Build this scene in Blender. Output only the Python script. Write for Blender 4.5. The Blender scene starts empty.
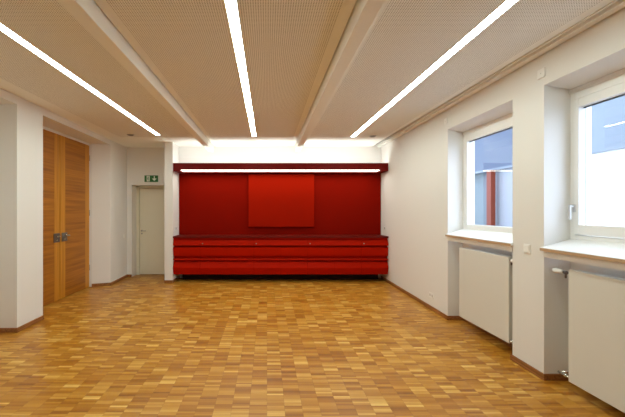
import bpy, math
from math import pi, sin, cos

S = bpy.context.scene
COL = S.collection

# ------------------------------------------------------------------ helpers
class MB:
    """collects shapes, links them as ONE mesh object"""
    def __init__(self):
        self.v = []; self.f = []; self.m = []; self.s = []
    def face(self, idx, mi=0, smooth=False):
        self.f.append(tuple(idx)); self.m.append(mi); self.s.append(smooth)
    def box(self, x0, x1, y0, y1, z0, z1, mi=0):
        x0, x1 = min(x0, x1), max(x0, x1); y0, y1 = min(y0, y1), max(y0, y1); z0, z1 = min(z0, z1), max(z0, z1)
        return self.prism([(x0, y0), (x1, y0), (x1, y1), (x0, y1)], z0, z1, mi)
    def prism(self, poly, z0, z1, mi=0):
        """plan polygon (counter-clockwise) raised from z0 to z1; z0/z1 may be one height per corner"""
        n = len(poly); b = len(self.v)
        a = z0 if isinstance(z0, (list, tuple)) else [z0] * n
        c = z1 if isinstance(z1, (list, tuple)) else [z1] * n
        for (x, y), z in zip(poly, a): self.v.append((x, y, z))
        for (x, y), z in zip(poly, c): self.v.append((x, y, z))
        self.face([b + n - 1 - i for i in range(n)], mi)
        self.face([b + n + i for i in range(n)], mi)
        for i in range(n):
            j = (i + 1) % n
            self.face([b + i, b + j, b + n + j, b + n + i], mi)
        return self
    def extrude_x(self, prof, x0, x1, mi=0, cap=None):
        """profile of (y, z) points swept along x"""
        n = len(prof); b = len(self.v)
        for x in (x0, x1):
            for y, z in prof: self.v.append((x, y, z))
        cap = mi if cap is None else cap
        self.face([b + i for i in range(n)], cap); self.face([b + 2 * n - 1 - i for i in range(n)], cap)
        for i in range(n):
            j = (i + 1) % n
            self.face([b + j, b + i, b + n + i, b + n + j], mi)
        return self
    def cyl(self, p, axis, r, h, seg=24, mi=0, r2=None):
        """cylinder / cone from point p along axis 'x','y','z' (h may be negative)"""
        r2 = r if r2 is None else r2
        b = len(self.v)
        for k, (rr, hh) in enumerate(((r, 0), (r2, h))):
            for i in range(seg):
                t = 2 * pi * i / seg; u, w = rr * cos(t), rr * sin(t)
                if axis == 'z': q = (p[0] + u, p[1] + w, p[2] + hh)
                elif axis == 'x': q = (p[0] + hh, p[1] + u, p[2] + w)
                else: q = (p[0] + w, p[1] + hh, p[2] + u)
                self.v.append(q)
        self.face([b + seg - 1 - i for i in range(seg)], mi); self.face([b + seg + i for i in range(seg)], mi)
        for i in range(seg):
            j = (i + 1) % seg
            self.face([b + i, b + j, b + seg + j, b + seg + i], mi, True)
        return self
    def build(self, name, mats, parent=None, bevel=0, seg=2):
        me = bpy.data.meshes.new(name)
        me.from_pydata(self.v, [], self.f); me.update()
        for m in (mats if isinstance(mats, (list, tuple)) else [mats]): me.materials.append(m)
        for p, mi, s in zip(me.polygons, self.m, self.s): p.material_index = mi; p.use_smooth = s
        import bmesh
        bm = bmesh.new(); bm.from_mesh(me); bmesh.ops.recalc_face_normals(bm, faces=bm.faces); bm.to_mesh(me); bm.free()
        o = bpy.data.objects.new(name, me); COL.objects.link(o)
        if parent is not None:
            o.parent = parent
            o.matrix_parent_inverse = parent.matrix_world.inverted() if False else o.matrix_parent_inverse
            l = parent_loc(parent)
            if l != (0, 0, 0):
                for v in me.vertices: v.co.x -= l[0]; v.co.y -= l[1]; v.co.z -= l[2]
        if bevel:
            b = o.modifiers.new('bevel', 'BEVEL'); b.width = bevel; b.segments = seg; b.limit_method = 'ANGLE'; b.angle_limit = 0.6
        return o

def parent_loc(o):
    l = [0, 0, 0]
    while o is not None:
        for i in range(3): l[i] += o.location[i]
        o = o.parent
    return tuple(round(c, 6) for c in l)

def thing(name, label, cat, loc=(0, 0, 0), group=None, kind=None):
    o = bpy.data.objects.new(name, None); COL.objects.link(o); o.location = loc
    o.empty_display_size = 0.1
    return tag(o, label, cat, group, kind)

def tag(o, label, cat, group=None, kind=None):
    o['label'] = label; o['category'] = cat
    if group: o['group'] = group
    if kind: o['kind'] = kind
    return o

def copy_tree(o, parent=None):
    c = o.copy(); COL.objects.link(c); c.parent = parent
    for ch in [k for k in bpy.data.objects if k.parent == o]: copy_tree(ch, c)
    return c

# ------------------------------------------------------------------ materials
def new_mat(name):
    m = bpy.data.materials.new(name); m.use_nodes = True
    nt = m.node_tree; b = nt.nodes['Principled BSDF']
    return m, nt, b

def N(nt, t, **kw):
    n = nt.nodes.new(t)
    for k, v in kw.items(): setattr(n, k, v)
    return n

def math_(nt, op, a, b=None, c=None):
    n = N(nt, 'ShaderNodeMath', operation=op)
    for i, q in enumerate((a, b, c)):
        if q is None: continue
        if isinstance(q, (int, float)): n.inputs[i].default_value = q
        else: nt.links.new(q, n.inputs[i])
    return n.outputs[0]

def simple(name, col, rough=0.5, metal=0.0, spec=0.5, noise=0.0, nscale=8.0, bump=0.0, bscale=200.0, coat=0.0):
    m, nt, b = new_mat(name)
    b.inputs['Base Color'].default_value = (*col, 1)
    b.inputs['Roughness'].default_value = rough
    b.inputs['Metallic'].default_value = metal
    b.inputs['Specular IOR Level'].default_value = spec
    b.inputs['Coat Weight'].default_value = coat
    tc = N(nt, 'ShaderNodeTexCoord')
    if noise:
        n = N(nt, 'ShaderNodeTexNoise'); n.inputs['Scale'].default_value = nscale; n.inputs['Detail'].default_value = 4
        nt.links.new(tc.outputs['Object'], n.inputs['Vector'])
        mx = N(nt, 'ShaderNodeMix', data_type='RGBA')
        mx.inputs[6].default_value = tuple(c * (1 - noise) for c in col) + (1,)
        mx.inputs[7].default_value = tuple(min(1, c * (1 + noise)) for c in col) + (1,)
        nt.links.new(n.outputs['Fac'], mx.inputs[0]); nt.links.new(mx.outputs[2], b.inputs['Base Color'])
    if bump:
        n2 = N(nt, 'ShaderNodeTexNoise'); n2.inputs['Scale'].default_value = bscale; n2.inputs['Detail'].default_value = 3
        nt.links.new(tc.outputs['Object'], n2.inputs['Vector'])
        bp = N(nt, 'ShaderNodeBump'); bp.inputs['Strength'].default_value = bump; bp.inputs['Distance'].default_value = 0.002
        nt.links.new(n2.outputs['Fac'], bp.inputs['Height']); nt.links.new(bp.outputs[0], b.inputs['Normal'])
    return m

def emitter(name, col, strength):
    m = bpy.data.materials.new(name); m.use_nodes = True; nt = m.node_tree; nt.nodes.clear()
    e = N(nt, 'ShaderNodeEmission'); e.inputs[0].default_value = (*col, 1); e.inputs[1].default_value = strength
    o = N(nt, 'ShaderNodeOutputMaterial'); nt.links.new(e.outputs[0], o.inputs[0])
    return m

def wood(name, dark, light, axis='y', rough=0.4, scale=1.0, bands=0.0):
    """grain runs along axis ('x','y','z'); bands: plank-like tone steps across z"""
    m, nt, b = new_mat(name)
    tc = N(nt, 'ShaderNodeTexCoord'); mp = N(nt, 'ShaderNodeMapping')
    sc = {'x': (1.2, 40, 40), 'y': (40, 1.2, 40), 'z': (40, 40, 1.2)}[axis]
    mp.inputs['Scale'].default_value = tuple(c * scale for c in sc)
    nt.links.new(tc.outputs['Object'], mp.inputs['Vector'])
    n = N(nt, 'ShaderNodeTexNoise'); n.inputs['Scale'].default_value = 1.0; n.inputs['Detail'].default_value = 6; n.inputs['Distortion'].default_value = 0.6
    nt.links.new(mp.outputs[0], n.inputs['Vector'])
    fac = n.outputs['Fac']
    if bands:
        mp2 = N(nt, 'ShaderNodeMapping')
        mp2.inputs['Scale'].default_value = {'x': (.5, 9, 9), 'y': (9, .5, 9), 'z': (9, 9, .5)}[axis]
        nt.links.new(tc.outputs['Object'], mp2.inputs['Vector'])
        n2 = N(nt, 'ShaderNodeTexNoise'); n2.inputs['Scale'].default_value = 1.0; n2.inputs['Detail'].default_value = 2
        nt.links.new(mp2.outputs[0], n2.inputs['Vector'])
        fac = math_(nt, 'ADD', math_(nt, 'MULTIPLY', fac, 1 - bands), math_(nt, 'MULTIPLY', n2.outputs['Fac'], bands))
    r = N(nt, 'ShaderNodeValToRGB')
    r.color_ramp.elements[0].position = 0.36; r.color_ramp.elements[0].color = (*dark, 1)
    r.color_ramp.elements[1].position = 0.64; r.color_ramp.elements[1].color = (*light, 1)
    nt.links.new(fac, r.inputs[0]); nt.links.new(r.outputs[0], b.inputs['Base Color'])
    b.inputs['Roughness'].default_value = rough
    return m

def parquet():
    m, nt, b = new_mat('mosaic_parquet')
    tc = N(nt, 'ShaderNodeTexCoord'); sp = N(nt, 'ShaderNodeSeparateXYZ')
    nt.links.new(tc.outputs['Object'], sp.inputs[0]); X, Y = sp.outputs[0], sp.outputs[1]
    W, F = 0.144, 0.0235
    cx = math_(nt, 'DIVIDE', X, W); col = math_(nt, 'FLOOR', cx); fx = math_(nt, 'SUBTRACT', cx, col)
    def wn(a, b_, c_):
        cb = N(nt, 'ShaderNodeCombineXYZ')
        for i, q in enumerate((a, b_, c_)):
            if isinstance(q, (int, float)): cb.inputs[i].default_value = q
            else: nt.links.new(q, cb.inputs[i])
        w = N(nt, 'ShaderNodeTexWhiteNoise', noise_dimensions='3D'); nt.links.new(cb.outputs[0], w.inputs['Vector'])
        return w.outputs['Value']
    off = wn(col, 3.3, 7.7)
    yy = math_(nt, 'ADD', math_(nt, 'DIVIDE', Y, F), math_(nt, 'MULTIPLY', off, 9.0))
    fin = math_(nt, 'FLOOR', yy); fy = math_(nt, 'SUBTRACT', yy, fin)
    r1 = wn(col, fin, 1.0)
    r2 = wn(col, math_(nt, 'FLOOR', math_(nt, 'DIVIDE', yy, 2.0)), 2.0)
    r3 = wn(col, math_(nt, 'FLOOR', math_(nt, 'DIVIDE', yy, 5.0)), 4.0)
    mp = N(nt, 'ShaderNodeMapping'); mp.inputs['Scale'].default_value = (9, 160, 1)
    nt.links.new(tc.outputs['Object'], mp.inputs['Vector'])
    g = N(nt, 'ShaderNodeTexNoise'); g.inputs['Scale'].default_value = 1; g.inputs['Detail'].default_value = 4
    nt.links.new(mp.outputs[0], g.inputs['Vector'])
    tone = math_(nt, 'ADD', math_(nt, 'MULTIPLY', r1, 0.30), math_(nt, 'MULTIPLY', r2, 0.36))
    tone = math_(nt, 'ADD', tone, math_(nt, 'MULTIPLY', r3, 0.24))
    tone = math_(nt, 'ADD', tone, math_(nt, 'MULTIPLY', g.outputs['Fac'], 0.18))
    ramp = N(nt, 'ShaderNodeValToRGB'); cr = ramp.color_ramp
    cr.elements[0].position = 0.18; cr.elements[0].color = PQ[0]
    cr.elements[1].position = 0.92; cr.elements[1].color = PQ[3]
    e = cr.elements.new(0.42); e.color = PQ[1]
    e = cr.elements.new(0.66); e.color = PQ[2]
    nt.links.new(tone, ramp.inputs[0])
    # thin dark joints
    jx = math_(nt, 'LESS_THAN', math_(nt, 'ABSOLUTE', math_(nt, 'SUBTRACT', fx, 0.5)), 0.492)
    jy = math_(nt, 'LESS_THAN', math_(nt, 'ABSOLUTE', math_(nt, 'SUBTRACT', fy, 0.5)), 0.475)
    j = math_(nt, 'ADD', math_(nt, 'MULTIPLY', math_(nt, 'MULTIPLY', jx, jy), 0.3), 0.7)
    mul = N(nt, 'ShaderNodeMix', data_type='RGBA', blend_type='MULTIPLY'); mul.inputs[0].default_value = 1
    nt.links.new(ramp.outputs[0], mul.inputs[6]); nt.links.new(j, mul.inputs[7])
    nt.links.new(mul.outputs[2], b.inputs['Base Color'])
    n3 = N(nt, 'ShaderNodeTexNoise'); n3.inputs['Scale'].default_value = 2.5; n3.inputs['Detail'].default_value = 3
    nt.links.new(tc.outputs['Object'], n3.inputs['Vector'])
    rr = math_(nt, 'ADD', math_(nt, 'MULTIPLY', n3.outputs['Fac'], 0.16), math_(nt, 'ADD', 0.24, math_(nt, 'MULTIPLY', r1, 0.06)))
    nt.links.new(rr, b.inputs['Roughness'])
    b.inputs['Specular IOR Level'].default_value = 0.38
    bp = N(nt, 'ShaderNodeBump'); bp.inputs['Strength'].default_value = 0.12; bp.inputs['Distance'].default_value = 0.001
    nt.links.new(r1, bp.inputs['Height']); nt.links.new(bp.outputs[0], b.inputs['Normal'])
    return m

def perforated(name, col, hole, pitch=0.0185, rad=0.0047):
    m, nt, b = new_mat(name)
    tc = N(nt, 'ShaderNodeTexCoord'); sp = N(nt, 'ShaderNodeSeparateXYZ')
    nt.links.new(tc.outputs['Object'], sp.inputs[0])
    def cell(q):
        c = math_(nt, 'DIVIDE', q, pitch); fl = math_(nt, 'FLOOR', c)
        return math_(nt, 'MULTIPLY', math_(nt, 'SUBTRACT', math_(nt, 'SUBTRACT', c, fl), 0.5), pitch)
    a, c = cell(sp.outputs[0]), cell(sp.outputs[1])
    d = math_(nt, 'SQRT', math_(nt, 'ADD', math_(nt, 'MULTIPLY', a, a), math_(nt, 'MULTIPLY', c, c)))
    h = math_(nt, 'LESS_THAN', d, rad)
    mx = N(nt, 'ShaderNodeMix', data_type='RGBA'); mx.inputs[6].default_value = (*col, 1); mx.inputs[7].default_value = (*hole, 1)
    nt.links.new(h, mx.inputs[0]); nt.links.new(mx.outputs[2], b.inputs['Base Color'])
    b.inputs['Roughness'].default_value = 0.85; b.inputs['Specular IOR Level'].default_value = 0.1
    return m

def glass_mat():
    m = bpy.data.materials.new('window_glass'); m.use_nodes = True; nt = m.node_tree; nt.nodes.clear()
    t = N(nt, 'ShaderNodeBsdfTransparent'); g = N(nt, 'ShaderNodeBsdfGlossy'); g.inputs['Roughness'].default_value = 0.0
    t.inputs[0].default_value = (0.96, 0.98, 1.0, 1)
    ge = N(nt, 'ShaderNodeNewGeometry'); dp = N(nt, 'ShaderNodeVectorMath', operation='DOT_PRODUCT')
    nt.links.new(ge.outputs['Incoming'], dp.inputs[0]); nt.links.new(ge.outputs['Normal'], dp.inputs[1])
    gr = math_(nt, 'POWER', math_(nt, 'SUBTRACT', 1.0, math_(nt, 'ABSOLUTE', dp.outputs['Value'])), 5.0)
    k = math_(nt, 'MINIMUM', math_(nt, 'ADD', 0.05, math_(nt, 'MULTIPLY', gr, 0.95)), 1.0)   # Schlick reflectance
    mx = N(nt, 'ShaderNodeMixShader'); nt.links.new(k, mx.inputs[0])
    nt.links.new(t.outputs[0], mx.inputs[1]); nt.links.new(g.outputs[0], mx.inputs[2])
    o = N(nt, 'ShaderNodeOutputMaterial'); nt.links.new(mx.outputs[0], o.inputs[0])
    return m

PQ = [(0.28, 0.094, 0.008, 1), (0.40, 0.157, 0.012, 1), (0.52, 0.240, 0.028, 1), (0.72, 0.44, 0.11, 1)]
LAMP = (0.89, 1.01, 0.93)
M = dict(
    wall=simple('wall_paint', (0.80, 0.785, 0.75), 0.9, spec=0.15, bump=0.08, bscale=300),
    plaster=simple('ceiling_plaster', (0.80, 0.77, 0.72), 0.9, spec=0.1),
    board=simple('ceiling_board', (0.90, 0.90, 0.84), 0.85, spec=0.1),
    perf=perforated('perforated_ceiling_board', (0.91, 0.91, 0.85), (0.38, 0.36, 0.31)),
    gap=simple('shadow_gap', (0.10, 0.07, 0.045), 0.9, spec=0.0),
    parquet=parquet(),
    base=wood('baseboard_wood', (0.22, 0.080, 0.020), (0.36, 0.150, 0.045), 'y', 0.4),
    door_h=wood('door_veneer_horizontal', (0.26, 0.080, 0.003), (0.47, 0.175, 0.010), 'y', 0.5, 0.8, 0.5),
    door_v=wood('door_veneer_upright', (0.46, 0.18, 0.010), (0.60, 0.255, 0.020), 'z', 0.5, 0.8),
    white=simple('white_lacquer', (0.80, 0.78, 0.74), 0.35),
    radiator=simple('radiator_enamel', (0.72, 0.71, 0.65), 0.4),
    frame=simple('window_frame_paint', (0.88, 0.88, 0.86), 0.35),
    seal=simple('rubber_seal', (0.03, 0.035, 0.04), 0.6),
    sill=simple('sill_top', (0.82, 0.82, 0.82), 0.3, noise=0.03, nscale=30),
    silledge=simple('sill_edge', (0.50, 0.33, 0.19), 0.5, noise=0.1, nscale=30),
    beige_door=simple('beige_door_paint', (0.80, 0.77, 0.63), 0.45),
    metal=simple('brushed_metal', (0.42, 0.40, 0.38), 0.35, metal=0.9),
    darkmetal=simple('dark_metal', (0.20, 0.17, 0.16), 0.4, metal=0.8),
    handle=simple('satin_aluminium', (0.62, 0.63, 0.64), 0.35, metal=0.4),
    chrome=simple('chrome', (0.75, 0.75, 0.74), 0.18, metal=1.0),
    plastic=simple('white_plastic', (0.88, 0.88, 0.85), 0.35),
    socket=simple('socket_insert', (0.62, 0.60, 0.56), 0.4),
    greyplastic=simple('grey_plastic', (0.45, 0.43, 0.40), 0.4),
    red_back=simple('dark_red_fabric', (0.205, 0.0045, 0.001), 0.75, spec=0.02, bump=0.3, bscale=400),
    red_board=simple('bright_red_fabric', (0.29, 0.0075, 0.001), 0.8, spec=0.02, bump=0.3, bscale=400),
    red_front=simple('red_lacquer', (0.40, 0.0085, 0.0005), 0.5, spec=0.03),
    red_top=simple('red_worktop', (0.12, 0.004, 0.001), 0.5, spec=0.15),
    red_dark=simple('dark_red_lacquer', (0.15, 0.0045, 0.002), 0.5, spec=0.12),
    red_body=simple('cabinet_carcass', (0.05, 0.002, 0.001), 0.8, spec=0.0),
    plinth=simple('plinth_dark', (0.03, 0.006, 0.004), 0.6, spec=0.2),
    green=simple('sign_green', (0.02, 0.14, 0.045), 0.4),
    signwhite=simple('sign_white', (0.72, 0.80, 0.70), 0.4),
    lamp=emitter('strip_lamp', LAMP, 32.0),
    under=emitter('pelmet_lamp', (1.0, 0.98, 0.86), 6.0),
    up=emitter('pelmet_uplight', (0.94, 1.0, 0.96), 14.0),
    glass=glass_mat(),
    ext_white=simple('white_render', (0.74, 0.74, 0.74), 0.9, noise=0.02),
    ext_pale=simple('pale_blue_render', (0.27, 0.29, 0.31), 0.9, noise=0.03),
    ext_blue=simple('blue_grey_cladding', (0.10, 0.135, 0.15), 0.6, noise=0.05),
    ext_sky=simple('light_blue_cladding', (0.145, 0.175, 0.205), 0.5, noise=0.03),
    ext_deep=simple('deep_blue_cladding', (0.038, 0.062, 0.105), 0.5, noise=0.06),
    post=simple('rust_red_paint', (0.16, 0.024, 0.003), 0.6, noise=0.08),
    ground=simple('concrete_paving', (0.42, 0.42, 0.40), 0.9, noise=0.08, nscale=3),
)

# ------------------------------------------------------------------ room dimensions
ZC = 3.13
YN = -2.4            # wall behind the camera
def XL(y): return -3.31 - (y - 4.5) * 0.0205
def XR(y): return 2.64 + (y - 3.24) * 0.0152
XLO, XRO = -4.0, 3.01
YNOOK, YBACK, YPIL = 8.22, 8.09, 7.55
PX0, PX1 = -2.276, -2.094      # pillar

def struct(name, mb, mats, label, cat, **kw):
    return tag(mb.build(name, mats, **kw), label, cat, kind='structure')

# floor
f = MB().box(XLO, XRO, YN - .1, 8.9, -0.12, 0)
struct('floor', f, M['parquet'], 'mosaic parquet floor of short light and dark brown wooden strips', 'floor')

# left wall: piers, niche backs, lintels
w = MB()
def lpier(y0, y1, z0=0, z1=ZC + .05, xo=XLO):
    w.prism([(xo, y0), (XL(y0), y0), (XL(y1), y1), (xo, y1)], z0, z1)
ND0, ND1 = 2.35, 4.50       # nearest niche
DD0, DD1 = 5.04, 7.32       # door niche
LZ = 3.02
lpier(YN, ND0); lpier(ND1, DD0)
w.prism([(XLO, DD1 - .15), (-3.80, DD1 - .15), (-3.70, DD1 - .14), (XL(DD1), DD1), (XL(YNOOK), YNOOK), (XLO, YNOOK)], 0, ZC + .05)
lpier(ND0, ND1, LZ); lpier(DD0, DD1 - .001, LZ + .005)
w.box(XLO, -3.80, ND0, ND1, 0, LZ)
w.box(XLO, -3.82, DD0, DD1 - .15, 0, LZ + .005)
struct('wall_left', w, M['wall'], 'white left wall with two tall recesses, the far one holding the wooden double door', 'wall')

# alcove back wall with the beige door
NX0, NX1, NZ = -3.268, -2.36, 2.225
w = MB()
w.box(XLO, NX0, YNOOK, 8.75, 0, ZC + .05)
w.box(NX1, PX0 + .0, YNOOK, 8.75, 0, ZC + .05)
w.box(NX0, NX1, YNOOK, 8.75, NZ, ZC + .05)
w.box(NX0, NX1, 8.62, 8.75, 0, NZ)
struct('wall_back_left', w, M['wall'], 'white back wall of the left alcove around the beige door', 'wall')
w = MB().box(PX0, PX1, YPIL, 8.75, 0, ZC + .05)
struct('wall_pillar', w, M['wall'], 'narrow white pillar between the beige door alcove and the red cabinets', 'wall')
w = MB().box(PX1, 3.1, YBACK, 8.3, 0, ZC + .05)
struct('wall_back', w, M['wall'], 'white back wall above and behind the red panelling', 'wall')
w = MB().box(XLO, XRO, YN - .1, YN, 0, ZC + .05)
struct('wall_front', w, M['wall'], 'plain white wall behind the viewer', 'wall')

# right wall: piers, parapets under the windows, lintels
W1 = (3.665, 5.015); W2 = (1.89, 3.24)
LT = 2.81
SPL = 0.012       # slight splay of the window reveals
XG = 2.90         # inner face of the window frames
SZ0, SZ1 = 1.262, 1.345
LD = .045         # the window heads drop this much from the wall face to the frame
w = MB()
def rpoly(y0, y1, xo=XRO): return [(XR(y0), y0), (xo, y0), (xo, y1), (XR(y1), y1)]
# below sill height: straight sided piers
for a, b in ((YN, W2[0]), (W2[1], W1[0]), (W1[1], 8.3)):
    w.prism(rpoly(a, b), 0, SZ0 - .03)
# above: splayed towards the window
def splay(y0, y1, s0, s1):
    p = [(XR(y0), y0)]
    if s0: p += [(XG, y0 + SPL), (XG + .06, y0 + SPL), (XG + .06, y0 - .087), (XRO, y0 - .087)]
    else: p += [(XRO, y0)]
    if s1: p += [(XRO, y1 + .087), (XG + .06, y1 + .087), (XG + .06, y1 - SPL), (XG, y1 - SPL)]
    else: p += [(XRO, y1)]
    p += [(XR(y1), y1)]
    w.prism(p, SZ0 - .03, LT)
splay(YN, W2[0], False, True); splay(W2[1], W1[0], True, True); splay(W1[1], 8.3, True, False)
for a, b in ((W1[0], W1[1]), (W2[0], W2[1])):
    w.box(2.89, XRO, a, b, 0, SZ0 - .03)
for a, b in ((YN, W2[0]), (W2[1], W1[0]), (W1[1], 8.3)): w.prism(rpoly(a, b), LT, ZC + .05)
for a, b in (W1, W2): w.prism(rpoly(a, b), [LT, LT - LD * 1.45, LT - LD * 1.45, LT], ZC + .05)
struct('wall_right', w, M['wall'], 'white right wall with two deep window recesses and radiators beneath', 'wall')

# baseboards
BH, BT = 0.062, 0.016
b = MB()
def bb(p, q, side=1):
    """board along p->q standing on its left (side=1) or right"""
    dx, dy = q[0] - p[0], q[1] - p[1]; L = math.hypot(dx, dy); nx, ny = -dy / L * BT * side, dx / L * BT * side
    b.prism([p, q, (q[0] + nx, q[1] + ny), (p[0] + nx, p[1] + ny)], 0.0, BH)
bb((XL(YN), YN), (XL(ND0), ND0), -1)
bb((-3.8, ND1), (XL(ND1) + BT, ND1), -1); bb((XL(ND1), ND1), (XL(DD0), DD0), -1)
bb((-3.70, DD1 - .14), (XL(DD1) + BT, DD1), -1)
bb((XL(DD1), DD1), (XL(YNOOK), YNOOK), -1)
struct('baseboard_left', b, M['base'], 'low brown wooden baseboard along the left wall', 'baseboard', bevel=.003)
b = MB()
bb((XL(YNOOK), YNOOK), (NX0, YNOOK), -1); bb((PX0, YPIL), (PX1, YPIL), -1)
bb((PX1, YPIL), (PX1, 7.9), -1)
struct('baseboard_back', b, M['base'], 'short brown baseboard pieces beside the beige door and on the pillar', 'baseboard', bevel=.003)
b = MB()
bb((XR(YN), YN), (XR(W2[0]), W2[0])); bb((XR(W2[1]), W2[1]), (XR(W1[0]), W1[0])); bb((XR(W1[1]), W1[1]), (XR(8.05), 8.05))
bb((XR(W1[1]) - BT, W1[1]), (2.89, W1[1]), -1); bb((XR(W2[1]) - BT, W2[1]), (2.89, W2[1]), -1)
bb((XR(W1[0]) - BT, W1[0]), (2.89, W1[0])); bb((XR(W2[0]) - BT, W2[0]), (2.89, W2[0]))
bb((2.89, W1[0]), (2.89, W1[1])); bb((2.89, W2[0]), (2.89, W2[1]))
struct('baseboard_right', b, M['base'], 'low brown wooden baseboard along the right wall and its recesses', 'baseboard', bevel=.003)

# ceiling: boards with plain borders, perforated fields, shadow gaps
BL = (-1.38, -1.26); BR = (0.66, 0.78)     # beams
YP = 7.05                                   # perforated field ends here
c = MB()
G = 0.013
c.box(XLO, XRO, YN - .1, 8.9, ZC + .05, ZC + .15, 2)        # backing seen in the gaps
def panel(x0, x1, p0, p1):
    yb = 8.75
    c.box(x0, p0, YN, yb, ZC, ZC + .049, 0)
    c.box(p1, x1, YN, yb, ZC, ZC + .049, 0)
    c.box(p0, p1, YN, YP, ZC, ZC + .049, 1)
    c.box(p0, p1, YP, yb, ZC, ZC + .049, 0)
panel(-3.30, BL[0] - G, -3.05, -1.49)
panel(BL[1] + G, BR[0] - G, -1.16, 0.56)
panel(BR[1] + G, 2.50, 0.88, 2.42)
c.box(-3.55, -3.312, YN, 8.75, ZC, ZC + .049, 0)
struct('ceiling', c, [M['board'], M['perf'], M['gap']], 'pale acoustic ceiling of finely perforated boards with plain borders', 'ceiling')
for i, (x0, x1, lab) in enumerate(((BL[0], BL[1], 'slim pale ceiling beam left of the central strip light'),
                                   (BR[0], BR[1], 'slim pale ceiling beam right of the central strip light'))):
    t = MB().box(x0, x1, YN, YBACK, ZC - .132, ZC + .05)
    struct('trim_%d' % (i + 1), t, M['board'], lab, 'ceiling beam', bevel=.004)
t = MB()
y0, y1 = YN, 8.07
t.prism([(XR(y0) - .085, y0), (XR(y0) - .012, y0), (XR(y1) - .012, y1), (XR(y1) - .085, y1)], ZC - .026, ZC + .04)
t.prism([(XR(y0) - .125, y0), (XR(y0) - .099, y0), (XR(y1) - .099, y1), (XR(y1) - .125, y1)], ZC - .006, ZC + .04)
struct('trim_3', t, M['board'], 'stepped pale cornice strip where the ceiling meets the right wall', 'cornice', bevel=.003)

# ------------------------------------------------------------------ doors
d = thing('door_1', 'tall oak double door with square metal handle plates in the left wall recess', 'door', (-3.74, 6.14, 0), kind='structure')
DT = 2.975
fr = MB()
fr.box(-3.82, -3.745, DD0 + .0, DD1 - .15, DT + .004, LZ + .003)
fr.box(-3.82, -3.75, DD0, 5.13, 0, DT)
fr.box(-3.82, -3.748, 7.156, 7.17, 0, DT)
fr.build('door_frame', M['white'], d)['label'] = 'thin white frame strip above the leaves'
def leaf(y0, y1):
    l = MB(); s = .155
    l.box(-3.79, -3.74, y0, y0 + s, .008, DT, 1)
    l.box(-3.79, -3.7405, y0 + s, y1 - s, .008, DT, 0)
    l.box(-3.79, -3.74, y1 - s, y1, .008, DT, 1)
    return l.build('door_leaf', [M['door_h'], M['door_v']], d)
l1 = leaf(5.135, 6.135); l2 = leaf(6.15, 7.152)
def plate(yc, parent, flip):
    MB().box(-3.74, -3.728, yc - .085, yc + .085, 1.045, 1.205).build('handle_plate', M['darkmetal'], parent, bevel=.004)
    h = MB(); h.cyl((-3.728, yc, 1.15), 'x', .016, .045)
    h.box(-3.69, -3.672, yc - .012 if flip else yc - .075, yc + .075 if flip else yc + .012, 1.138, 1.162)
    h.cyl((-3.728, yc, 1.085), 'x', .012, .006)
    h.build('handle', M['chrome'], parent, bevel=.003)
plate(6.04, l1, False); plate(6.27, l2, True)
hg = MB()
for z in (.35, 1.5, 2.65): hg.cyl((-3.735, 7.158, z), 'z', .008, .12)
hg.build('hinge', M['metal'], d)

d = thing('door_2', 'plain beige door under the green exit sign in the left alcove', 'door', (-2.78, 8.54, 0), kind='structure')
fr = MB()
fr.box(NX0, NX0 + .075, 8.50, 8.62, 0, NZ); fr.box(NX1 - .03, NX1, 8.50, 8.62, 0, NZ)
fr.box(NX0, NX1, 8.50, 8.62, NZ - .055, NZ)
fr.build('door_frame', M['beige_door'], d, bevel=.003)
lf = MB().box(NX0 + .085, NX1 - .035, 8.515, 8.56, .012, NZ - .062).build('door_leaf', M['beige_door'], d, bevel=.002)
h = MB(); h.cyl((-3.135, 8.515, 1.10), 'y', .022, -.012); h.cyl((-3.135, 8.505, 1.10), 'y', .009, -.05)
h.box(-3.143, -3.01, 8.452, 8.468, 1.092, 1.108)
h.cyl((-3.135, 8.515, 1.03), 'y', .02, -.01); h.build('handle', M['metal'], lf, bevel=.002)

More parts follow.
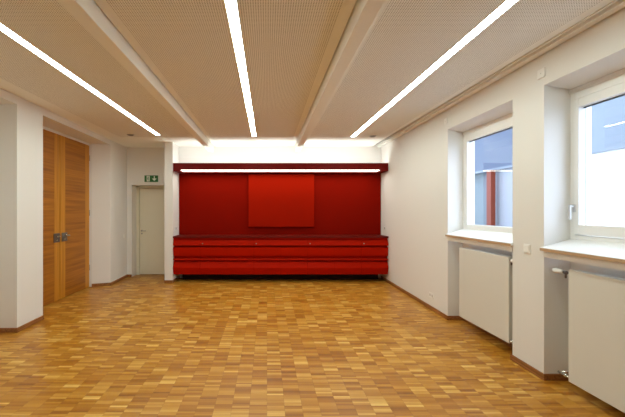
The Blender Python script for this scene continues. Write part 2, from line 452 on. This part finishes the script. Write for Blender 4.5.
# ------------------------------------------------------------------ windows
def window(idx, W, label, sash, zb, zt, gy1, handle):
    y0, y1 = W
    r = thing('window_%d' % idx, label, 'window', (XG, (y0 + y1) / 2, SZ0), kind='structure')
    fo0, fo1 = y0 - SPL, y1 + SPL
    yi0, yi1 = y0 - (gy1 - y1), gy1
    # frame
    f = MB()
    x0, x1 = XG, XG + .055
    fw_z = 1.385
    oy0, oy1 = (y0 - SPL + .05, y1 + SPL - .05) if sash else (yi0, yi1)
    ozb, ozt = (fw_z, zt + .085) if sash else (zb, zt)
    f.box(x0, x1, fo0, oy0, SZ1 - .03, LT - LD); f.box(x0, x1, oy1, fo1, SZ1 - .03, LT - LD)
    f.box(x0, x1, oy0, oy1, SZ1 - .03, ozb); f.box(x0, x1, oy0, oy1, ozt, LT - LD)
    f.box(x0 - .012, x0 + .001, fo0, fo1, LT - LD - .04, LT - LD)
    f.build('window_frame', M['frame'], r, bevel=.003)
    if sash:
        s = MB(); g = .006
        sx0, sx1 = x0 - .014, x1 - .005
        s.box(sx0, sx1, oy0 + g, yi0, ozb + g, ozt - g); s.box(sx0, sx1, yi1, oy1 - g, ozb + g, ozt - g)
        s.box(sx0, sx1, yi0, yi1, ozb + g, zb); s.box(sx0, sx1, yi0, yi1, zt, ozt - g)
        s.build('sash', M['frame'], r, bevel=.004)
    gx = x0 + .028
    MB().box(gx, gx + .004, yi0 - .004, yi1 + .004, zb - .004, zt + .004).build('glass', M['glass'], r)
    k = MB(); q = .011
    k.box(gx + .0045, gx + .02, yi0, yi1, zt - q, zt)
    k.build('seal', M['seal'], r)
    # sill
    s = MB(); xf = lambda y: XR(y) - .028
    pl = [(xf(y0) , y0 - .012), (XR(y0) - .0, y0 - .012), (XR(y0) + .0005, y0 + .0), (XG + .0, y0 - SPL + .002), (XG, y1 + SPL - .002), (XR(y1) + .0005, y1 - .0), (XR(y1), y1 + .012), (xf(y1), y1 + .012)]
    zz = lambda x, y: SZ0 + (SZ1 - SZ0) * max(0, (x - xf(y))) / (XG - xf(y))
    top = [zz(x, y) for x, y in pl]
    s.prism(pl, [t - .028 for t in top], [t for t in top], 0)
    st = s.build('window_sill', [M['sill']], r)
    e = MB(); e.prism([(xf(y0) - .004, y0 - .012), (xf(y0), y0 - .012), (xf(y1), y1 + .012), (xf(y1) - .004, y1 + .012)], SZ0 - .030, SZ0 - .004)
    e.build('sill_edge', M['silledge'], r)['label'] = 'light brown front edge of the sill'
    a = MB(); a.prism([(XR(y0) - .002, y0 + .002), (XR(y0) + .03, y0 + .002), (XR(y1) + .03, y1 - .002), (XR(y1) - .002, y1 - .002)], 1.172, SZ0 - .029)
    a.build('apron_board', M['wall'], r)
    if handle:
        hy = y1 - .052
        h = MB(); h.box(XG - .024, XG - .014, hy - .016, hy + .016, 1.60, 1.67)
        h.cyl((XG - .02, hy, 1.655), 'x', .010, -.04, 16)
        h.prism([(XG - .068, hy - .011), (XG - .054, hy - .011), (XG - .054, hy + .011), (XG - .068, hy + .011)], 1.53, 1.668)
        h.build('window_handle', M['handle'], r, bevel=.003)
    return r
window(1, W1, 'far fixed window with a rust red post and blue view behind its pane', False, 1.414, 2.613, 4.93, False)
window(2, W2, 'near casement window cut by the right picture edge, with a lever handle', True, 1.483, 2.574, 3.15, True)

# ------------------------------------------------------------------ radiators
def radiator(y0, y1, z0, z1, label, valve_y, s):
    xf_ = 2.675
    r = thing('radiator', label, 'radiator', (xf_ + .05, (y0 + y1) / 2, z0), group='panel radiators under the windows')
    MB().box(xf_, xf_ + .022, y0, y1, z0, z1).build('front_panel', M['radiator'], r, bevel=.006, seg=3)
    MB().box(xf_ + .024, xf_ + .105, y0 + .012, y1 - .012, z0 + .02, z1 - .012).build('convector_body', M['radiator'], r, bevel=.004)
    g = MB()
    n = 34
    for i in range(n):
        yy = y0 + .02 + (y1 - y0 - .04) * i / (n - 1)
        g.box(xf_ + .03, xf_ + .1, yy - .004, yy + .004, z1 - .011, z1 - .003)
    g.build('top_grille', M['radiator'], r)
    for yy in (y0 + .2, y1 - .2):
        MB().box(xf_ + .106, 2.888, yy - .02, yy + .02, z0 + .1, z1 - .1).build('wall_bracket', M['greyplastic'], r)
    # thermostat head and the lower valve at the pipe end
    ye = valve_y; xv = xf_ + .018; xw = 2.888
    t = MB(); t.cyl((xv, ye, z1 - .036), 'y', .010, s * .07, 16); t.cyl((xv, ye + s * .03, z1 - .036), 'y', .016, s * .03, 6)
    t.cyl((xv, ye + s * .045, z1 - .036), 'z', .008, -.05, 16)
    t.build('valve', M['darkmetal'], r)
    t = MB(); t.cyl((xv, ye + s * .068, z1 - .034), 'y', .021, s * .085, 24, r2=.025); t.cyl((xv, ye + s * .153, z1 - .034), 'y', .025, s * .018, 24, r2=.018)
    t.build('thermostat_knob', M['plastic'], r)['label'] = 'white thermostat knob'
    t = MB(); t.cyl((xv, ye, z0 + .03), 'y', .011, s * .12, 16); t.cyl((xv, ye + s * .03, z0 + .03), 'y', .018, s * .04, 6)
    t.cyl((xv, ye + s * .11, z0 + .03), 'x', .010, xw - xv, 16)
    t.build('return_valve', M['chrome'], r)
    return r
radiator(3.765, 4.735, .142, 1.098, 'off white panel radiator under the far window', 3.765, -.45)
radiator(2.07, 3.02, .098, 1.092, 'off white panel radiator under the near window, valve knob at its left end', 3.02, 1)

# ------------------------------------------------------------------ red sideboard
CX0, CW = -2.092, 0.6
FY = 7.625
PROF = [(.994, -.020), (.955, -.004), (.950, -.022), (.842, -.064), (.828, -.062), (.822, .026), (.792, .026), (.786, -.058), (.612, -.042), (.598, -.038),
        (.592, .026), (.537, .026), (.531, -.044), (.508, -.062), (.503, -.056), (.499, .026), (.468, .026), (.463, -.014), (.338, -.072), (.328, -.072), (.182, -.026)]
def unit(x0, label, lockx):
    r = thing('cabinet_unit', label, 'cabinet', (x0 + CW, 7.85, .18), group='red sideboard units along the back wall')
    MB().box(x0 + .003, x0 + 2 * CW - .003, FY + .036, YBACK - .002, .18, .993).build('body', M['red_body'], r)
    for k in range(2):
        p = [(FY + dy, z) for z, dy in PROF] + [(FY + .034, .182), (FY + .034, .994)]
        o = MB().extrude_x(p, x0 + k * CW + .0015, x0 + (k + 1) * CW - .0015, 0, 1).build('door', [M['red_front'], M['red_body']], r)  # door edges take the dark carcass colour so the seams look shaded
        if k == 1:
            MB().cyl((x0 + CW + .055, FY - .035, .872), 'y', .013, -.026, 16).build('lock', M['metal'], o)['label'] = 'small round metal lock'
    return r
labs = ['red sideboard unit at the left end, against the white pillar',
        'red sideboard unit below the left half of the raised red board, second from the pillar',
        'red sideboard unit below the right half of the raised red board, third from the pillar',
        'red sideboard unit at the right end, against the right wall']
first = unit(CX0, labs[0], 0)
for i in range(1, 4):
    u = copy_tree(first); u.location.x = first.location.x + i * 2 * CW * .9985; u['label'] = labs[i]
t = MB().box(PX1 + .002, 2.700, 7.552, YBACK - .002, .996, 1.034).build('worktop', M['red_top'], bevel=.002)
tag(t, 'long thin red worktop lying over all the red sideboard units', 'worktop')
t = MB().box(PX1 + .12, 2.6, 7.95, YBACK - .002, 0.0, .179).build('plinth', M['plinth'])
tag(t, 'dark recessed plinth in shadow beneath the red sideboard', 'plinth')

t = MB().box(PX1 + .004, 2.705, YBACK - .014, YBACK - .0005, 1.035, 2.56).build('wall_panel', M['red_back'])
tag(t, 'wide dark red panel covering the back wall between worktop and pelmet', 'wall panel')
t = MB().box(-.437, 1.117, YBACK - .075, YBACK - .0145, 1.222, 2.465).build('notice_board', M['red_board'], bevel=.006)
tag(t, 'large raised bright red board in the middle of the dark red panel', 'board')

# pelmet: a red trough with a down light and an up light
p = thing('light_pelmet', 'long dark red lit pelmet spanning the back wall above the red panel', 'pelmet', (.3, 7.6, 2.51))
zt, zb = 2.667, 2.513
PE0, PE1 = PX1 + .002, 2.700
MB().box(PE0, PE1, 7.570, 7.592, zb, zt).build('fascia', M['red_dark'], p, bevel=.002)
q = MB().box(PE0, PE1, 7.593, YBACK - .015, zb + .02, zb + .04); q.build('shelf_board', M['red_dark'], p)
for xa, xb in ((PE0, -1.93), (2.52, PE1)):
    MB().box(xa, xb, 7.572, YBACK - .016, zb - .028, zb + .019).build('end_block', M['red_dark'], p, bevel=.002)
MB().box(-1.925, 2.515, 7.60, 7.86, zb - .006, zb + .018).build('lamp_diffuser', M['under'], p)['label'] = 'glowing white lamp strip under the pelmet'
MB().box(PE0 + .12, PE1 - .12, 7.64, 7.74, zb + .0405, zb + .052).build('upward_lamp', M['up'], p)

MB().box(-1.925, 2.515, 7.861, 7.88, zb - .024, zb + .018).build('added_light_baffle', M['red_dark'], p)  # lip added behind the diffuser to keep its light off the upper panel

# ------------------------------------------------------------------ strip lights and small ceiling fittings
def strip(xc, y1, label):
    r = thing('strip_light', label, 'ceiling light', (xc, y1, ZC), group='long recessed ceiling strip lights')
    hw = .040
    MB().box(xc - hw, xc + hw, 1.2, y1, ZC - .004, ZC - .0005).build('diffuser', M['lamp'], r)
    e = MB()
    for s in (-1, 1): e.box(xc + s * hw, xc + s * (hw + .004), 1.2, y1 + .004, ZC - .006, ZC - .0004)
    e.box(xc - hw - .004, xc + hw + .004, y1, y1 + .004, ZC - .006, ZC - .0004)
    e.build('edge_profile', M['white'], r)
strip(-2.19, 6.84, 'long glowing strip light in the left ceiling bay')
strip(-.262, 6.94, 'long glowing strip light in the middle ceiling bay between the beams')
strip(1.762, 6.98, 'long glowing strip light in the right ceiling bay')

def roundel(x, y, label):
    r = thing('ceiling_fitting', label, 'ceiling fitting', (x, y, ZC), group='small round ceiling fittings')
    MB().cyl((x, y, ZC - .0005), 'z', .075, -.012, 32, r2=.065).build('rim', M['greyplastic'], r)
    g = MB()
    g.cyl((x, y, ZC - .013), 'z', .052, -.006, 32, r2=.045); g.build('grille', M['darkmetal'], r)
roundel(2.16, 6.94, 'small round grey ceiling fitting right of the right strip light')
roundel(-2.73, 6.81, 'small round grey ceiling fitting left of the left strip light')

# ------------------------------------------------------------------ wall fittings
def r_plate(name, y, z, wy, hz, label, cat, group=None):
    """plate on the right wall"""
    x = XR(y)
    r = thing(name, label, cat, (x, y, z), group)
    MB().box(x - .010, x + .0005, y - wy / 2, y + wy / 2, z - hz / 2, z + hz / 2).build('cover_plate', M['plastic'], r, bevel=.003)
    return r, x
r, x = r_plate('wall_switch', 3.45, 1.225, .085, .095, 'white switch on the right wall pier between the two windows', 'switch', 'light switches')
MB().box(x - .016, x - .009, 3.45 - .03, 3.45 + .03, 1.225 - .035, 1.225 + .035).build('rocker', M['plastic'], r, bevel=.003)
r, x = r_plate('wall_switch', 7.80, 1.20, .08, .08, 'small white switch on the right wall beside the dark red panel', 'switch', 'light switches')
MB().box(x - .015, x - .009, 7.80 - .028, 7.80 + .028, 1.172, 1.228).build('rocker', M['greyplastic'], r, bevel=.003)
r = thing('wall_switch', 'small white switch on the pillar side just above the red worktop', 'switch', (PX1, 7.79, 1.2), 'light switches')
MB().box(PX1 - .0005, PX1 + .010, 7.75, 7.83, 1.16, 1.24).build('cover_plate', M['plastic'], r, bevel=.003)
MB().box(PX1 + .009, PX1 + .015, 7.762, 7.818, 1.172, 1.228).build('rocker', M['greyplastic'], r, bevel=.003)
r = thing('wall_switch', 'small white switch on the left wall just before the beige door alcove', 'switch', (XL(8.03), 8.03, 1.0), 'light switches')
xs = XL(8.03)
MB().box(xs - .002, xs + .009, 7.99, 8.07, .96, 1.04).build('cover_plate', M['plastic'], r, bevel=.003)
MB().box(xs + .008, xs + .013, 8.0, 8.06, .97, 1.03).build('rocker', M['plastic'], r, bevel=.002)

r, x = r_plate('power_socket', 5.52, .235, .155, .085, 'white double power socket low on the right wall beyond the far window', 'socket')
for k in (-1, 1):
    MB().cyl((x - .0095, 5.52 + k * .036, .235), 'x', .022, -.003, 24).build('socket_well', M['socket'], r)
for y, z, lab in ((3.264, 2.93, 'small square blank cover high on the right wall between the windows'),
                  (5.06, 2.94, 'small square blank cover high on the right wall at the far window corner')):
    x = XR(y); g = thing('junction_cover', lab, 'cover plate', (x, y, z), 'square blank covers high on the right wall')
    MB().box(x - .012, x + .0005, y - .043, y + .043, z - .043, z + .043).build('cover_plate', M['plastic'], g, bevel=.003)
    k = MB(); k.cyl((x - .0118, y, z), 'x', .004, -.002, 12); k.build('screw', M['greyplastic'], g)

# exit sign: running figure in a doorway and a downward arrow
s = thing('exit_sign', 'green and white emergency exit sign above the beige door', 'sign', (-2.79, 8.2, 2.375))
y = YNOOK; X0, X1, Z0, Z1 = -2.955, -2.63, 2.297, 2.455
MB().box(X0, X1, y - .022, y - .0005, Z0, Z1).build('sign_plate', M['green'], s, bevel=.002)
g = MB(); yf = y - .024
def quad(mb, pts):
    b0 = len(mb.v); n = len(pts)
    for yy in (yf, y - .0215):
        for px, pz in pts: mb.v.append((px, yy, pz))
    mb.face([b0 + i for i in range(n)]); mb.face([b0 + 2 * n - 1 - i for i in range(n)])
    for i in range(n):
        j = (i + 1) % n; mb.face([b0 + j, b0 + i, b0 + n + i, b0 + n + j])
# doorway
DX0, DX1 = X0 + .055, X0 + .128
quad(g, [(DX0, Z0 + .012), (DX1, Z0 + .012), (DX1, Z1 - .012), (DX0, Z1 - .012)])
g.build('doorway_symbol', M['signwhite'], s)
h = MB(); yf = y - .026
cx = DX0 + .034; cz = Z0 + .124
quad(h, [(cx + .011 * cos(2 * pi * i / 12), cz + .011 * sin(2 * pi * i / 12)) for i in range(12)])
quad(h, [(cx - .012, cz - .018), (cx + .010, cz - .014), (cx + .004, cz - .058), (cx - .014, cz - .056)])
quad(h, [(cx + .006, cz - .018), (cx + .026, cz - .036), (cx + .022, cz - .041), (cx + .004, cz - .028)])
quad(h, [(cx - .010, cz - .018), (cx - .028, cz - .032), (cx - .024, cz - .038), (cx - .010, cz - .028)])
quad(h, [(cx - .004, cz - .056), (cx + .006, cz - .054), (cx + .022, cz - .076), (cx + .018, cz - .100), (cx + .010, cz - .100), (cx + .012, cz - .078)])
quad(h, [(cx - .014, cz - .054), (cx - .004, cz - .058), (cx - .014, cz - .084), (cx - .030, cz - .092), (cx - .030, cz - .084), (cx - .020, cz - .080)])
h.build('running_figure_symbol', M['green'], s)
a = MB(); yf = y - .024
ax = X0 + .238; az = (Z0 + Z1) / 2
quad(a, [(ax - .012, az + .062), (ax - .012, az - .002), (ax + .012, az - .002), (ax + .012, az + .062)])
quad(a, [(ax - .058, az + .004), (ax, az - .056), (ax + .058, az + .004)])
a.build('arrow_symbol', M['signwhite'], s)

# ------------------------------------------------------------------ outside
o = MB().box(3.3, 30, -14, 40, -0.4, -0.02).build('courtyard_ground', M['ground'])
tag(o, 'pale paved courtyard ground outside the windows', 'ground', kind='structure')
b = thing('neighbouring_building', 'pale building across the courtyard with blue cladding above', 'building', (9.2, 10, 0))
MB().box(9.0, 9.4, 2, 11.2, 0, 3.23).build('white_wall', M['ext_white'], b)
MB().box(9.0, 9.4, 11.2, 13.62, 0, 3.23).build('pale_blue_wall', M['ext_pale'], b)
MB().box(9.25, 9.6, 13.62, 22, 0, 3.23).build('recessed_wall', M['ext_blue'], b)
MB().box(8.98, 9.4, 2, 11.2, 3.235, 9).build('upper_cladding', M['ext_sky'], b)
u = MB(); u.box(8.98, 9.6, 11.2, 22, 3.235, 9); u.build('dark_cladding', M['ext_deep'], b)
e = MB().box(8.88, 9.0, 2, 22, 3.17, 3.26).build('ledge', M['ext_sky'], b)
o = MB().box(8.66, 8.84, 13.15, 13.42, -.02, 3.17).build('post', M['post'], bevel=.01)
tag(o, 'rust red square post in front of the building outside the far window', 'post')

# ------------------------------------------------------------------ world, camera, colour
wd = bpy.data.worlds.new('overcast_sky'); S.world = wd; wd.use_nodes = True
bg = wd.node_tree.nodes['Background']; bg.inputs[0].default_value = (0.71, 0.83, 1.03, 1); bg.inputs[1].default_value = 5.0

cam = bpy.data.cameras.new('camera'); co = bpy.data.objects.new('camera', cam); COL.objects.link(co)
co.location = (0, 0, 1.62); co.rotation_euler = (pi / 2, 0, 0)
cam.sensor_fit = 'HORIZONTAL'; cam.sensor_width = 36; cam.lens = 340 / 625 * 36
cam.shift_x = 45.5 / 625; cam.shift_y = 1.5 / 625; cam.clip_start = .05
S.camera = co
vs = S.view_settings; vs.view_transform = 'Standard'; vs.look = 'None'; vs.gamma = 1; vs.use_curve_mapping = False; vs.exposure = 0.16
S.cycles.use_denoising = True
S.cycles.max_bounces = 14; S.cycles.diffuse_bounces = 8; S.cycles.glossy_bounces = 5; S.cycles.transparent_max_bounces = 12
S.cycles.sample_clamp_indirect = 6.0
